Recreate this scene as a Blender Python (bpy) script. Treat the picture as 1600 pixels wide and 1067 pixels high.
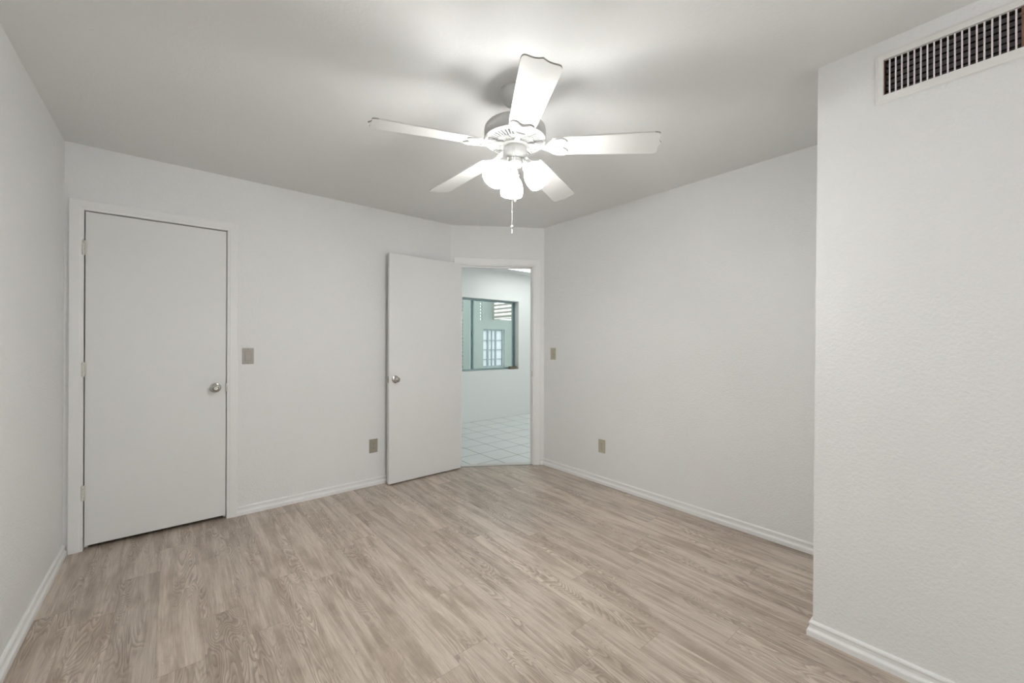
import bpy, bmesh, math, random
from mathutils import Vector, Matrix, noise

R = math.radians
random.seed(7)
for o in list(bpy.data.objects):
    bpy.data.objects.remove(o, do_unlink=True)
scene = bpy.context.scene
COL = scene.collection

# ------------------------------------------------------------------ measures
H = 2.44                    # ceiling height
XL, YB = -0.502, 3.5226     # left wall, back wall
XR, YD = 2.9336, 3.0053     # right wall, end of the doorway wall on it
XD = 2.1313                 # start of the doorway wall on the back wall
XC, YC = 2.120, 0.512       # protruding closet wall, its corner
YR = -2.60                  # wall behind the camera
Y2 = 5.33                   # window wall of the tiled room
CAMH = 1.2608
YAW = 39.798

# ------------------------------------------------------------------ camera
cam = bpy.data.cameras.new('camera')
cam.sensor_width = 36.0
cam.lens = 632.64 / 1600 * 36.0
cam.clip_start = 0.02
camo = bpy.data.objects.new('camera', cam)
COL.objects.link(camo)
pitch, roll = R(-0.0995), R(0.1537)
fw = Vector((math.sin(R(YAW)) * math.cos(pitch), math.cos(R(YAW)) * math.cos(pitch), -math.sin(pitch)))
rt = Vector((math.cos(R(YAW)), -math.sin(R(YAW)), 0))
up = rt.cross(fw)
r2 = rt * math.cos(roll) + up * math.sin(roll)
u2 = -rt * math.sin(roll) + up * math.cos(roll)
m = Matrix((r2, u2, -fw)).transposed().to_4x4()
m.translation = Vector((0, 0, CAMH))
camo.matrix_world = m
scene.camera = camo

# ------------------------------------------------------------------ world and light
world = bpy.data.worlds.new('world')
scene.world = world
world.use_nodes = True
bg = world.node_tree.nodes['Background']
bg.inputs['Color'].default_value = (0.93, 0.97, 1.0, 1)
bg.inputs['Strength'].default_value = 2.6

def area(name, loc, rot, sx, sy, power, color=(1, 1, 1), portal=False):
    l = bpy.data.lights.new(name, 'AREA')
    l.shape = 'RECTANGLE'; l.size = sx; l.size_y = sy
    l.energy = power; l.color = color
    if portal:
        l.cycles.is_portal = True
    o = bpy.data.objects.new(name, l)
    o.location = loc; o.rotation_euler = rot
    COL.objects.link(o)
    return o

# added fill lamp behind the camera, set in an unseen rear opening
area('rear_fill', (0.35, YR - 0.04, 1.40), (R(90), 0, 0), 1.5, 1.3, 9, (1.0, 0.985, 0.96))
# added fill lamp for the tiled room, in its unseen near wall
area('tiled_room_fill', (5.2, 1.39, 1.6), (R(90), 0, 0), 1.5, 1.3, 9, (0.93, 1.0, 0.965))
SHADE_E = 84.0
PANEL_E = 3.8

vs = scene.view_settings
scene.display_settings.display_device = 'sRGB'
vs.view_transform = 'Standard'
vs.look = 'None'
vs.exposure = 0.26
vs.gamma = 1.0
vs.use_curve_mapping = False

# ------------------------------------------------------------------ materials
def srgb(r, g, b):
    f = lambda c: (c / 255 / 12.92) if c / 255 <= 0.04045 else ((c / 255 + 0.055) / 1.055) ** 2.4
    return (f(r), f(g), f(b), 1)

def mat(name, col, rough=0.5, metal=0.0, spec=0.5, bump=0.0, bscale=150, bdist=0.001, vary=0.0, vscale=2.0, detail=2.0):
    m = bpy.data.materials.new(name)
    m.use_nodes = True
    nt = m.node_tree; N = nt.nodes; L = nt.links
    b = N['Principled BSDF']
    b.inputs['Base Color'].default_value = col
    b.inputs['Roughness'].default_value = rough
    b.inputs['Metallic'].default_value = metal
    b.inputs['Specular IOR Level'].default_value = spec
    tc = N.new('ShaderNodeTexCoord')
    if vary > 0:
        n = N.new('ShaderNodeTexNoise'); n.inputs['Scale'].default_value = vscale; n.inputs['Detail'].default_value = 4
        L.new(tc.outputs['Object'], n.inputs['Vector'])
        mr = N.new('ShaderNodeMapRange'); mr.inputs['To Min'].default_value = 1 - vary; mr.inputs['To Max'].default_value = 1 + vary
        L.new(n.outputs['Fac'], mr.inputs['Value'])
        mx = N.new('ShaderNodeVectorMath'); mx.operation = 'SCALE'
        mx.inputs[0].default_value = col[:3]
        L.new(mr.outputs['Result'], mx.inputs['Scale'])
        L.new(mx.outputs['Vector'], b.inputs['Base Color'])
    if bump > 0:
        n = N.new('ShaderNodeTexNoise'); n.inputs['Scale'].default_value = bscale; n.inputs['Detail'].default_value = detail
        L.new(tc.outputs['Object'], n.inputs['Vector'])
        bp = N.new('ShaderNodeBump'); bp.inputs['Strength'].default_value = bump; bp.inputs['Distance'].default_value = bdist
        L.new(n.outputs['Fac'], bp.inputs['Height'])
        L.new(bp.outputs['Normal'], b.inputs['Normal'])
    return m

def emis(name, col, strength, base=(0.9, 0.9, 0.9, 1)):
    m = mat(name, base, 0.4)
    b = m.node_tree.nodes['Principled BSDF']
    b.inputs['Emission Color'].default_value = col
    b.inputs['Emission Strength'].default_value = strength
    return m

M = {}
M['wall'] = mat('wall_paint', (0.868, 0.870, 0.862, 1), 0.45, bump=0.85, bscale=95, bdist=0.0025, vary=0.012, vscale=1.3)
M['ceiling'] = mat('ceiling_paint', (0.86, 0.862, 0.856, 1), 0.8, bump=0.4, bscale=80, bdist=0.002, vary=0.012, vscale=1.5)
M['trim'] = mat('trim_paint', (0.90, 0.90, 0.89, 1), 0.32, bump=0.1, bscale=20, bdist=0.001)
M['door'] = mat('door_paint', (0.86, 0.862, 0.85, 1), 0.38, bump=0.12, bscale=60, bdist=0.0008, vary=0.01, vscale=3)
M['wall2'] = mat('tiled_room_paint', (0.81, 0.825, 0.80, 1), 0.6, bump=0.4, bscale=95, bdist=0.002)
M['fan'] = mat('fan_white', (0.66, 0.66, 0.645, 1), 0.35, vary=0.01, vscale=8)
M['blade'] = mat('fan_blade_white', (0.69, 0.69, 0.67, 1), 0.38, vary=0.01, vscale=6)
M['blade_edge'] = mat('fan_blade_edge', (0.36, 0.35, 0.32, 1), 0.6, vary=0.1, vscale=30)
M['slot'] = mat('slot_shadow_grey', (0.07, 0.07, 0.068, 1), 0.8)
M['shade'] = emis('frosted_glass_lit', (1.0, 0.998, 0.98, 1), SHADE_E)
def shade_gradient(m):
    # the glass glows most around the bulb and least at the neck (object z runs along the shade's axis)
    nt = m.node_tree; N = nt.nodes; L = nt.links
    tc = N.new('ShaderNodeTexCoord'); sp = N.new('ShaderNodeSeparateXYZ'); mr = N.new('ShaderNodeMapRange')
    mr.interpolation_type = 'SMOOTHSTEP'
    L.new(tc.outputs['Object'], sp.inputs[0]); L.new(sp.outputs[2], mr.inputs['Value'])
    for k, v in (('From Min', 0.012), ('From Max', 0.100), ('To Min', SHADE_E * 0.02), ('To Max', SHADE_E)): mr.inputs[k].default_value = v
    L.new(mr.outputs['Result'], N['Principled BSDF'].inputs['Emission Strength'])
shade_gradient(M['shade'])
M['bulb'] = emis('bulb_lit', (1.0, 0.995, 0.98, 1), 620)
M['nickel'] = mat('satin_nickel', (0.50, 0.49, 0.45, 1), 0.27, 1.0, bump=0.05, bscale=300)
M['chrome'] = mat('polished_chrome', (0.45, 0.44, 0.42, 1), 0.12, 1.0, bump=0.03, bscale=60)
M['darkring'] = mat('dark_ring', (0.05, 0.05, 0.045, 1), 0.5)
M['taupe'] = mat('taupe_plastic', srgb(178, 172, 165), 0.4, vary=0.02, vscale=40)
M['beige'] = mat('beige_plastic', srgb(190, 185, 164), 0.4, vary=0.02, vscale=40)
M['olive'] = mat('olive_taupe_plastic', srgb(160, 156, 140), 0.45, vary=0.03, vscale=60)
M['screw'] = mat('dull_screw', (0.25, 0.24, 0.22, 1), 0.4, 0.8)
M['hinge'] = mat('painted_hinge', (0.74, 0.735, 0.67, 1), 0.4, vary=0.03, vscale=50)
M['ventwhite'] = mat('vent_white_metal', (0.85, 0.84, 0.82, 1), 0.42, vary=0.01)
M['ventbar'] = mat('vent_bar_white', (0.86, 0.80, 0.80, 1), 0.4, vary=0.02, vscale=30)
M['duct'] = mat('mottled_dark_duct', (0.06, 0.056, 0.045, 1), 0.85, vary=0.4, vscale=25)  # near-black brown with an uneven, mottled tone
M['louver'] = mat('grey_vent_louvre', (0.32, 0.31, 0.32, 1), 0.5, 0.0, vary=0.35, vscale=40)
M['rust'] = mat('rusty_edge', (0.22, 0.12, 0.08, 1), 0.8, vary=0.4, vscale=60)
M['alu'] = mat('green_grey_aluminium', srgb(140, 160, 160), 0.45, 0.3, vary=0.04, vscale=12)
M['outwall'] = mat('patio_wall_grey_green', srgb(140, 150, 145), 0.8, vary=0.06, vscale=3)
M['outframe'] = mat('patio_window_white', srgb(132, 148, 150), 0.5, vary=0.03)
M['outblind'] = mat('pale_curtain', srgb(222, 226, 232), 0.8, vary=0.05, vscale=6)
M['slatw'] = mat('shade_slat_tan', srgb(150, 150, 135), 0.7, vary=0.05, vscale=8)
M['sillthing'] = mat('olive_brown_stone', srgb(110, 104, 84), 0.6, vary=0.25, vscale=60)
M['threshold'] = mat('pale_threshold', srgb(214, 214, 206), 0.35, vary=0.03, vscale=10)
M['concrete'] = mat('patio_concrete', srgb(170, 170, 162), 0.85, vary=0.08, vscale=4)
M['panel'] = emis('light_panel', (0.97, 1.0, 0.99, 1), PANEL_E)

def glass_mat():
    m = bpy.data.materials.new('window_glass'); m.use_nodes = True
    nt = m.node_tree; N = nt.nodes; L = nt.links
    for n in list(N):
        if n.type != 'OUTPUT_MATERIAL': N.remove(n)
    out = [n for n in N if n.type == 'OUTPUT_MATERIAL'][0]
    t = N.new('ShaderNodeBsdfTransparent'); t.inputs['Color'].default_value = (0.88, 0.915, 0.905, 1)
    g = N.new('ShaderNodeBsdfGlossy'); g.inputs['Roughness'].default_value = 0.02
    fr = N.new('ShaderNodeFresnel'); fr.inputs['IOR'].default_value = 1.5
    mx = N.new('ShaderNodeMixShader')
    L.new(fr.outputs[0], mx.inputs[0]); L.new(t.outputs[0], mx.inputs[1]); L.new(g.outputs[0], mx.inputs[2])
    L.new(mx.outputs[0], out.inputs['Surface'])
    return m
M['glass'] = glass_mat()

class NT:
    """small helper for node maths"""
    def __init__(s, m):
        s.nt = m.node_tree; s.N = s.nt.nodes; s.L = s.nt.links
    def put(s, inp, v):
        if hasattr(v, 'is_output') or isinstance(v, bpy.types.NodeSocket): s.L.new(v, inp)
        else: inp.default_value = v
    def m(s, op, a, b=None, c=None):
        n = s.N.new('ShaderNodeMath'); n.operation = op
        s.put(n.inputs[0], a)
        if b is not None: s.put(n.inputs[1], b)
        if c is not None: s.put(n.inputs[2], c)
        return n.outputs[0]
    def xyz(s, x, y, z):
        n = s.N.new('ShaderNodeCombineXYZ')
        s.put(n.inputs[0], x); s.put(n.inputs[1], y); s.put(n.inputs[2], z)
        return n.outputs[0]
    def noise(s, v, scale, detail=2, rough=0.5, dist=0.0):
        n = s.N.new('ShaderNodeTexNoise')
        s.put(n.inputs['Vector'], v); n.inputs['Scale'].default_value = scale
        n.inputs['Detail'].default_value = detail; n.inputs['Roughness'].default_value = rough
        n.inputs['Distortion'].default_value = dist
        return n.outputs['Fac']
    def white(s, v):
        n = s.N.new('ShaderNodeTexWhiteNoise'); n.noise_dimensions = '2D'
        s.put(n.inputs['Vector'], v)
        return n.outputs['Value'], n.outputs['Color']
    def map(s, v, a, b, c, d, smooth=False):
        n = s.N.new('ShaderNodeMapRange')
        if smooth: n.interpolation_type = 'SMOOTHSTEP'
        s.put(n.inputs['Value'], v)
        for k, x in zip(('From Min', 'From Max', 'To Min', 'To Max'), (a, b, c, d)): n.inputs[k].default_value = x
        return n.outputs['Result']
    def mix(s, f, a, b):
        n = s.N.new('ShaderNodeMix'); n.data_type = 'RGBA'
        s.put(n.inputs[0], f); s.put(n.inputs[6], a); s.put(n.inputs[7], b)
        return n.outputs[2]

def floor_mat():
    m = mat('vinyl_plank_floor', (0.4, 0.33, 0.27, 1), 0.4)
    k = NT(m); b = k.N['Principled BSDF']
    tc = k.N.new('ShaderNodeTexCoord')
    sp = k.N.new('ShaderNodeSeparateXYZ'); k.L.new(tc.outputs['Object'], sp.inputs[0])
    X, Y = sp.outputs[0], sp.outputs[1]
    W, LEN = 0.153, 1.22
    xs = k.m('DIVIDE', k.m('SUBTRACT', X, 0.097), W)
    ix = k.m('FLOOR', xs); fx = k.m('SUBTRACT', xs, ix)
    off, _ = k.white(k.xyz(ix, 3.7, 0))
    ys = k.m('ADD', k.m('DIVIDE', Y, LEN), off)
    iy = k.m('FLOOR', ys); fy = k.m('SUBTRACT', ys, iy)
    rnd, rc = k.white(k.xyz(ix, iy, 0))
    rnd2, _ = k.white(k.xyz(iy, ix, 0))
    ox = k.m('MULTIPLY', rnd, 37.0); oy = k.m('MULTIPLY', rnd2, 53.0)
    u = k.m('ADD', X, ox); v = k.m('ADD', Y, oy)
    # cathedral grain: contour lines of a stretched smooth noise
    base = k.noise(k.xyz(k.m('MULTIPLY', u, 12.0), k.m('MULTIPLY', v, 1.9), 0), 1.0, 1.6, 0.5, 0.5)
    wob = k.noise(k.xyz(k.m('MULTIPLY', u, 60.0), k.m('MULTIPLY', v, 9.0), 2), 1.0, 2, 0.6)
    ph = k.m('ADD', k.m('MULTIPLY', base, 25.0), k.m('MULTIPLY', wob, 0.55))
    rings = k.m('FRACT', ph)
    rings = k.m('MINIMUM', k.map(rings, 0.0, 0.12, 0.0, 1.0, True), k.map(rings, 0.14, 0.75, 1.0, 0.0))          # thin dark lines
    gate = k.map(k.noise(k.xyz(k.m('MULTIPLY', u, 6.0), k.m('MULTIPLY', v, 1.3), 9), 1.0, 2, 0.5), 0.44, 0.585, 0.10, 1.0, True)
    rings = k.m('MULTIPLY', rings, gate)
    # fine straight fibres
    fib = k.noise(k.xyz(k.m('MULTIPLY', u, 330.0), k.m('MULTIPLY', v, 9.0), 5), 1.0, 3, 0.65)
    fib = k.map(fib, 0.38, 0.66, 0.0, 1.0)
    fib2 = k.noise(k.xyz(k.m('MULTIPLY', u, 120.0), k.m('MULTIPLY', v, 4.0), 8), 1.0, 3, 0.6)
    fib2 = k.map(fib2, 0.42, 0.66, 0.0, 1.0)
    # broad streaks and blotches
    st = k.noise(k.xyz(k.m('MULTIPLY', u, 19.0), k.m('MULTIPLY', v, 1.7), 1), 1.0, 4, 0.6, 0.6)
    st = k.map(st, 0.40, 0.63, 0.0, 1.0, True)
    bl = k.noise(k.xyz(k.m('MULTIPLY', u, 9.0), k.m('MULTIPLY', v, 5.0), 3), 1.0, 4, 0.6)
    bl = k.map(bl, 0.35, 0.65, 0.0, 1.0)
    # cracks / dark ticks
    tk = k.noise(k.xyz(k.m('MULTIPLY', u, 45.0), k.m('MULTIPLY', v, 14.0), 12), 1.0, 4, 0.75, 1.5)
    tk = k.map(tk, 0.63, 0.72, 0.0, 1.0, True)
    light = (0.62, 0.54, 0.46, 1); mid = (0.455, 0.372, 0.30, 1); dark = (0.215, 0.155, 0.112, 1)
    c = k.mix(k.m('MULTIPLY', st, 0.75), light, mid)
    c = k.mix(k.m('MULTIPLY', k.m('MULTIPLY', st, bl), 0.62), c, dark)
    c = k.mix(k.m('MULTIPLY', bl, 0.16), c, (0.50, 0.44, 0.35, 1))
    c = k.mix(k.m('MULTIPLY', fib, 0.26), c, dark)
    c = k.mix(k.m('MULTIPLY', fib2, 0.26), c, dark)
    c = k.mix(k.m('MULTIPLY', rings, 0.62), c, dark)
    c = k.mix(k.m('MULTIPLY', tk, 0.38), c, (0.11, 0.08, 0.06, 1))
    # plank to plank tone
    tone = k.map(rnd, 0, 1, 1.0, 1.20)
    sc = k.N.new('ShaderNodeVectorMath'); sc.operation = 'SCALE'
    k.L.new(c, sc.inputs[0]); k.L.new(tone, sc.inputs['Scale'])
    c = sc.outputs[0]
    # seams
    ex = k.m('MINIMUM', fx, k.m('SUBTRACT', 1.0, fx))
    ey = k.m('MINIMUM', fy, k.m('SUBTRACT', 1.0, fy))
    sx = k.map(ex, 0.003, 0.010, 1.0, 0.0); sy = k.map(ey, 0.0006, 0.0016, 1.0, 0.0)
    seam = k.m('MAXIMUM', k.m('MULTIPLY', sx, 0.45), k.m('MULTIPLY', sy, 0.8))
    c = k.mix(k.m('MULTIPLY', seam, 0.42), c, (0.13, 0.10, 0.08, 1))
    k.L.new(c, b.inputs['Base Color'])
    ro = k.map(k.m('ADD', k.m('MULTIPLY', rings, 0.5), k.m('MULTIPLY', fib, 0.5)), 0, 1, 0.35, 0.48)
    k.L.new(ro, b.inputs['Roughness'])
    b.inputs['Specular IOR Level'].default_value = 0.8
    bp = k.N.new('ShaderNodeBump'); bp.inputs['Strength'].default_value = 0.25; bp.inputs['Distance'].default_value = 0.0006
    h = k.m('SUBTRACT', 1.0, k.m('ADD', k.m('MULTIPLY', rings, 0.4), k.m('ADD', k.m('MULTIPLY', fib, 0.25), seam)))
    k.L.new(h, bp.inputs['Height']); k.L.new(bp.outputs[0], b.inputs['Normal'])
    return m

def tile_mat():
    m = mat('white_floor_tile', (0.8, 0.82, 0.8, 1), 0.22)
    k = NT(m); b = k.N['Principled BSDF']
    tc = k.N.new('ShaderNodeTexCoord')
    sp = k.N.new('ShaderNodeSeparateXYZ'); k.L.new(tc.outputs['Object'], sp.inputs[0])
    T = 0.3075
    e = []
    for s, o in ((sp.outputs[0], 2.963), (sp.outputs[1], 3.447)):
        q = k.m('DIVIDE', k.m('SUBTRACT', s, o), T)
        f = k.m('SUBTRACT', q, k.m('FLOOR', q))
        e.append(k.m('MINIMUM', f, k.m('SUBTRACT', 1.0, f)))
    g = k.map(k.m('MINIMUM', e[0], e[1]), 0.009, 0.014, 1.0, 0.0)
    n = k.noise(tc.outputs['Object'], 4.0, 3)
    c = k.mix(n, (0.76, 0.79, 0.78, 1), (0.84, 0.86, 0.85, 1))
    c = k.mix(g, c, (0.10, 0.11, 0.11, 1))
    k.L.new(c, b.inputs['Base Color'])
    k.L.new(k.map(g, 0, 1, 0.25, 0.8), b.inputs['Roughness'])
    return m
M['floor'] = floor_mat()
M['tile'] = tile_mat()

# ------------------------------------------------------------------ mesh helpers
def link(name, bm, material, parent=None, smooth=False, mats=None):
    bmesh.ops.recalc_face_normals(bm, faces=bm.faces)
    me = bpy.data.meshes.new(name)
    bm.to_mesh(me); bm.free()
    for mm in (mats or [material]): me.materials.append(mm)
    if smooth:
        for p in me.polygons: p.use_smooth = True
        try: me.set_sharp_from_angle(angle=R(38))
        except Exception: pass
    o = bpy.data.objects.new(name, me)
    COL.objects.link(o)
    if parent is not None: o.parent = parent
    return o

def tag(o, label=None, cat=None, group=None, kind=None):
    if label: o['label'] = label
    if cat: o['category'] = cat
    if group: o['group'] = group
    if kind: o['kind'] = kind
    return o

def empty(name, loc, rz=0):
    o = bpy.data.objects.new(name, None)
    o.empty_display_size = 0.1
    o.location = loc; o.rotation_euler = (0, 0, rz)
    COL.objects.link(o)
    return o

def box(bm, x0, x1, y0, y1, z0, z1, bev=0.0, mtx=None):
    vs_ = [bm.verts.new((x, y, z)) for x in (x0, x1) for y in (y0, y1) for z in (z0, z1)]
    fs = [(0, 1, 3, 2), (4, 6, 7, 5), (0, 4, 5, 1), (2, 3, 7, 6), (0, 2, 6, 4), (1, 5, 7, 3)]
    faces = [bm.faces.new([vs_[i] for i in f]) for f in fs]
    new = list(vs_)
    if bev > 0:
        ed = list({e for f in faces for e in f.edges})
        r = bmesh.ops.bevel(bm, geom=ed, offset=bev, segments=2, affect='EDGES', profile=0.5)
        new = list({v for f in r['faces'] for v in f.verts} | {v for v in vs_ if v.is_valid})
    if mtx is not None:
        for v in new: v.co = mtx @ v.co
    return new

def prism(bm, pts, a, b, axis='z', mtx=None):
    """extrude a 2-D outline between a and b along an axis"""
    def P(p, t):
        return {'z': (p[0], p[1], t), 'y': (p[0], t, p[1]), 'x': (t, p[0], p[1])}[axis]
    lo = [bm.verts.new(P(p, a)) for p in pts]; hi = [bm.verts.new(P(p, b)) for p in pts]
    n = len(pts)
    bm.faces.new(lo[::-1]); bm.faces.new(hi)
    for i in range(n):
        bm.faces.new((lo[i], lo[(i + 1) % n], hi[(i + 1) % n], hi[i]))
    if mtx is not None:
        for v in lo + hi: v.co = mtx @ v.co
    return lo + hi

def lathe(bm, prof, seg=48, mtx=None, flute=0.0, nfl=0):
    """revolve (radius, z) pairs around z"""
    rings = []
    for r, z in prof:
        if r < 1e-6:
            rings.append([bm.verts.new((0, 0, z))])
        else:
            rg = []
            for i in range(seg):
                a = 2 * math.pi * i / seg
                rr = r * (1 + flute * math.cos(nfl * a))
                rg.append(bm.verts.new((rr * math.cos(a), rr * math.sin(a), z)))
            rings.append(rg)
    for A, B in zip(rings, rings[1:]):
        for i in range(seg):
            j = (i + 1) % seg
            if len(A) == 1 and len(B) == 1: continue
            if len(A) == 1: bm.faces.new((A[0], B[j], B[i]))
            elif len(B) == 1: bm.faces.new((A[i], A[j], B[0]))
            else: bm.faces.new((A[i], A[j], B[j], B[i]))
    if mtx is not None:
        for rg in rings:
            for v in rg: v.co = mtx @ v.co

def tube(bm, pts, r, seg=8, mtx=None):
    pts = [Vector(p) for p in pts]
    rings = []
    for i, p in enumerate(pts):
        d = (pts[min(i + 1, len(pts) - 1)] - pts[max(i - 1, 0)]).normalized()
        a = d.cross(Vector((0, 0, 1)))
        if a.length < 1e-4: a = d.cross(Vector((1, 0, 0)))
        a.normalize(); b = d.cross(a)
        rings.append([bm.verts.new(p + (a * math.cos(2 * math.pi * k / seg) + b * math.sin(2 * math.pi * k / seg)) * r) for k in range(seg)])
    for A, B in zip(rings, rings[1:]):
        for k in range(seg):
            bm.faces.new((A[k], A[(k + 1) % seg], B[(k + 1) % seg], B[k]))
    bm.faces.new(rings[0][::-1]); bm.faces.new(rings[-1])
    if mtx is not None:
        for rg in rings:
            for v in rg: v.co = mtx @ v.co

def sweep(bm, path, prof, place):
    """sweep a profile (offset to the left of the path, height) along a mitred 2-D path; place(p2, h) -> 3-D"""
    P = [Vector(p) for p in path]
    n = len(P)
    rings = []
    for i in range(n):
        ds = []
        if i > 0: ds.append((P[i] - P[i - 1]).normalized())
        if i < n - 1: ds.append((P[i + 1] - P[i]).normalized())
        ns = [Vector((-d.y, d.x)) for d in ds]
        if len(ns) == 1: mdir = ns[0]
        else:
            mdir = ns[0] + ns[1]
            mdir = mdir / mdir.dot(ns[0])
        rings.append([bm.verts.new(place(P[i] + mdir * o, h)) for o, h in prof])
    k = len(prof)
    for A, B in zip(rings, rings[1:]):
        for j in range(k):
            bm.faces.new((A[j], A[(j + 1) % k], B[(j + 1) % k], B[j]))
    bm.faces.new(rings[0][::-1]); bm.faces.new(rings[-1])

def grid_wall(bm, u0, u1, v0, v1, holes, place, t0, t1):
    """slab in a (u,v) plane with rectangular holes; thickness t0..t1"""
    us = sorted({u0, u1} | {h[0] for h in holes} | {h[1] for h in holes})
    vs_ = sorted({v0, v1} | {h[2] for h in holes} | {h[3] for h in holes})
    us = [u for u in us if u0 - 1e-9 <= u <= u1 + 1e-9]; vs_ = [v for v in vs_ if v0 - 1e-9 <= v <= v1 + 1e-9]
    cache = {}
    def V(i, j, t):
        key = (i, j, t)
        if key not in cache: cache[key] = bm.verts.new(place(us[i], vs_[j], t))
        return cache[key]
    nu, nv = len(us) - 1, len(vs_) - 1
    solid = [[not any(h[0] < (us[i] + us[i + 1]) / 2 < h[1] and h[2] < (vs_[j] + vs_[j + 1]) / 2 < h[3] for h in holes) for j in range(nv)] for i in range(nu)]
    for i in range(nu):
        for j in range(nv):
            if not solid[i][j]: continue
            for t in (t0, t1):
                bm.faces.new((V(i, j, t), V(i + 1, j, t), V(i + 1, j + 1, t), V(i, j + 1, t)))
            for (di, dj, a, b) in ((-1, 0, (i, j), (i, j + 1)), (1, 0, (i + 1, j), (i + 1, j + 1)), (0, -1, (i, j), (i + 1, j)), (0, 1, (i, j + 1), (i + 1, j + 1))):
                ii, jj = i + di, j + dj
                if 0 <= ii < nu and 0 <= jj < nv and solid[ii][jj]: continue
                bm.faces.new((V(*a, t0), V(*b, t0), V(*b, t1), V(*a, t1)))

def struct(name, bm, material, label, cat, parent=None, **kw):
    o = link(name, bm, material, parent, **kw)
    if parent is None: tag(o, label, cat, kind='structure')
    return o

# ------------------------------------------------------------------ room shell
WT = 0.12
# doorway wall frame: s along the wall from the back-wall corner, t = depth away from the bedroom
dvec = Vector((XR - XD, YD - YB)); DL = dvec.length; dvec.normalize()
nvec = Vector((-dvec.y, dvec.x))           # pointing out of the bedroom
def DG(s, z, t):                            # doorway-wall point
    p = Vector((XD, YB)) + dvec * s + nvec * t
    return (p.x, p.y, z)

bm = bmesh.new()
prism(bm, [(-0.75, YR - WT), (3.0, YR - WT), (3.0, 2.962), (2.0, 3.607), (0.62, 3.607), (0.62, 4.4), (-0.75, 4.4)], -0.1, 0.0)
struct('floor', bm, M['floor'], 'wood-look vinyl plank floor of the empty bedroom', 'floor')
bm = bmesh.new()
prism(bm, [(0.75, 3.6), (2.011, 3.6), (3.06, 2.924), (3.06, 1.3), (6.5, 1.3), (6.5, Y2 + 0.16), (0.75, Y2 + 0.16)], -0.1, -0.001)
struct('floor_tiled', bm, M['tile'], 'white square tile floor with dark grout beyond the open doorway', 'floor')
bm = bmesh.new(); box(bm, -0.75, 6.5, YR - WT, Y2 + 0.16, H, H + 0.1)
struct('ceiling', bm, M['ceiling'], 'flat off-white ceiling the white fan hangs from', 'ceiling')

bm = bmesh.new(); box(bm, XL - WT, XL, YR - WT, YB + WT, 0, H)
struct('wall_left', bm, M['wall'], 'plain off-white wall at the left edge of the room', 'wall')

# back wall with the closet door opening
D1L, D1R, D1T = -0.4153, 0.2821, 2.0433
bm = bmesh.new()
grid_wall(bm, XL, XD + 0.0, 0, H, [(D1L - 0.022, D1R + 0.022, -1, D1T + 0.022)], lambda u, v, t: (u, t, v), YB, YB + WT)
struct('wall_back', bm, M['wall'], 'off-white back wall holding the closed flush door', 'wall')
bm = bmesh.new()
grid_wall(bm, 0.0, DL, 0, H, [(0.086, 0.853, -1, 2.055)], lambda u, v, t: DG(u, v, t), 0, WT)
prism(bm, [(XD, YB), (XD + nvec.x * WT, YB + nvec.y * WT), (XD, YB + WT)], 0, H)
struct('wall_doorway', bm, M['wall'], 'short angled off-white wall around the open doorway', 'wall')
bm = bmesh.new()
e = Vector((XR, YD)) + nvec * WT
prism(bm, [(XR, YC - 0.12), (XR, YD), (e.x, e.y), (XR + WT + 0.02, e.y - 0.05), (XR + WT + 0.02, YC - 0.12)], 0, H)
struct('wall_right', bm, M['wall'], 'long off-white wall right of the open doorway', 'wall')

# protruding closet wall at the right (its corner leans a little, as in the room)
VY0, VY1, VZ0, VZ1 = -0.386, 0.285, 2.224, 2.360       # vent opening
bm = bmesh.new()
grid_wall(bm, YR - WT, YC, 0, H, [(VY0, VY1, VZ0, VZ1)], lambda u, v, t: (t, u, v), XC, XC + 0.10)
box(bm, XC + 0.10, XR + 0.0, YC - 0.10, YC, 0, H)
for v in bm.verts:
    if abs(v.co.y - YC) < 1e-5 and v.co.x < XC + 0.2:
        v.co.y -= 0.017 * v.co.z / H
struct('wall_protruding', bm, M['wall'], 'textured off-white wall jutting out at right below the air vent', 'wall')

# wall behind the camera with an opening added for the fill lamp
bm = bmesh.new()
grid_wall(bm, XL, XC, 0, H, [(-0.40, 1.10, 0.75, 2.05)], lambda u, v, t: (u, t, v), YR - WT, YR)
struct('wall_rear', bm, M['wall'], 'off-white wall facing the back wall, with an added fill-lamp opening', 'wall')

bm = bmesh.new()
grid_wall(bm, -0.40, 1.10, 0.75, 2.05, [(-0.36, 0.33, 0.79, 2.01), (0.37, 1.06, 0.79, 2.01)], lambda u, v, t: (u, t, v), YR - 0.115, YR - 0.075)  # unseen window frame, added to dress the fill lamp's opening
struct('added_rear_window', bm, M['trim'], 'white two-light window frame added unseen behind the rear fill lamp', 'window')

# closet behind the closed door
bm = bmesh.new()
box(bm, XL - WT, 0.62, 4.3, 4.4, 0, H); box(bm, XL - WT, XL - 0.02, YB + WT, 4.3, 0, H); box(bm, 0.52, 0.62, YB + WT, 4.3, 0, H)
struct('wall_closet', bm, M['wall'], 'inner closet walls behind the closed flush door', 'wall')

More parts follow.
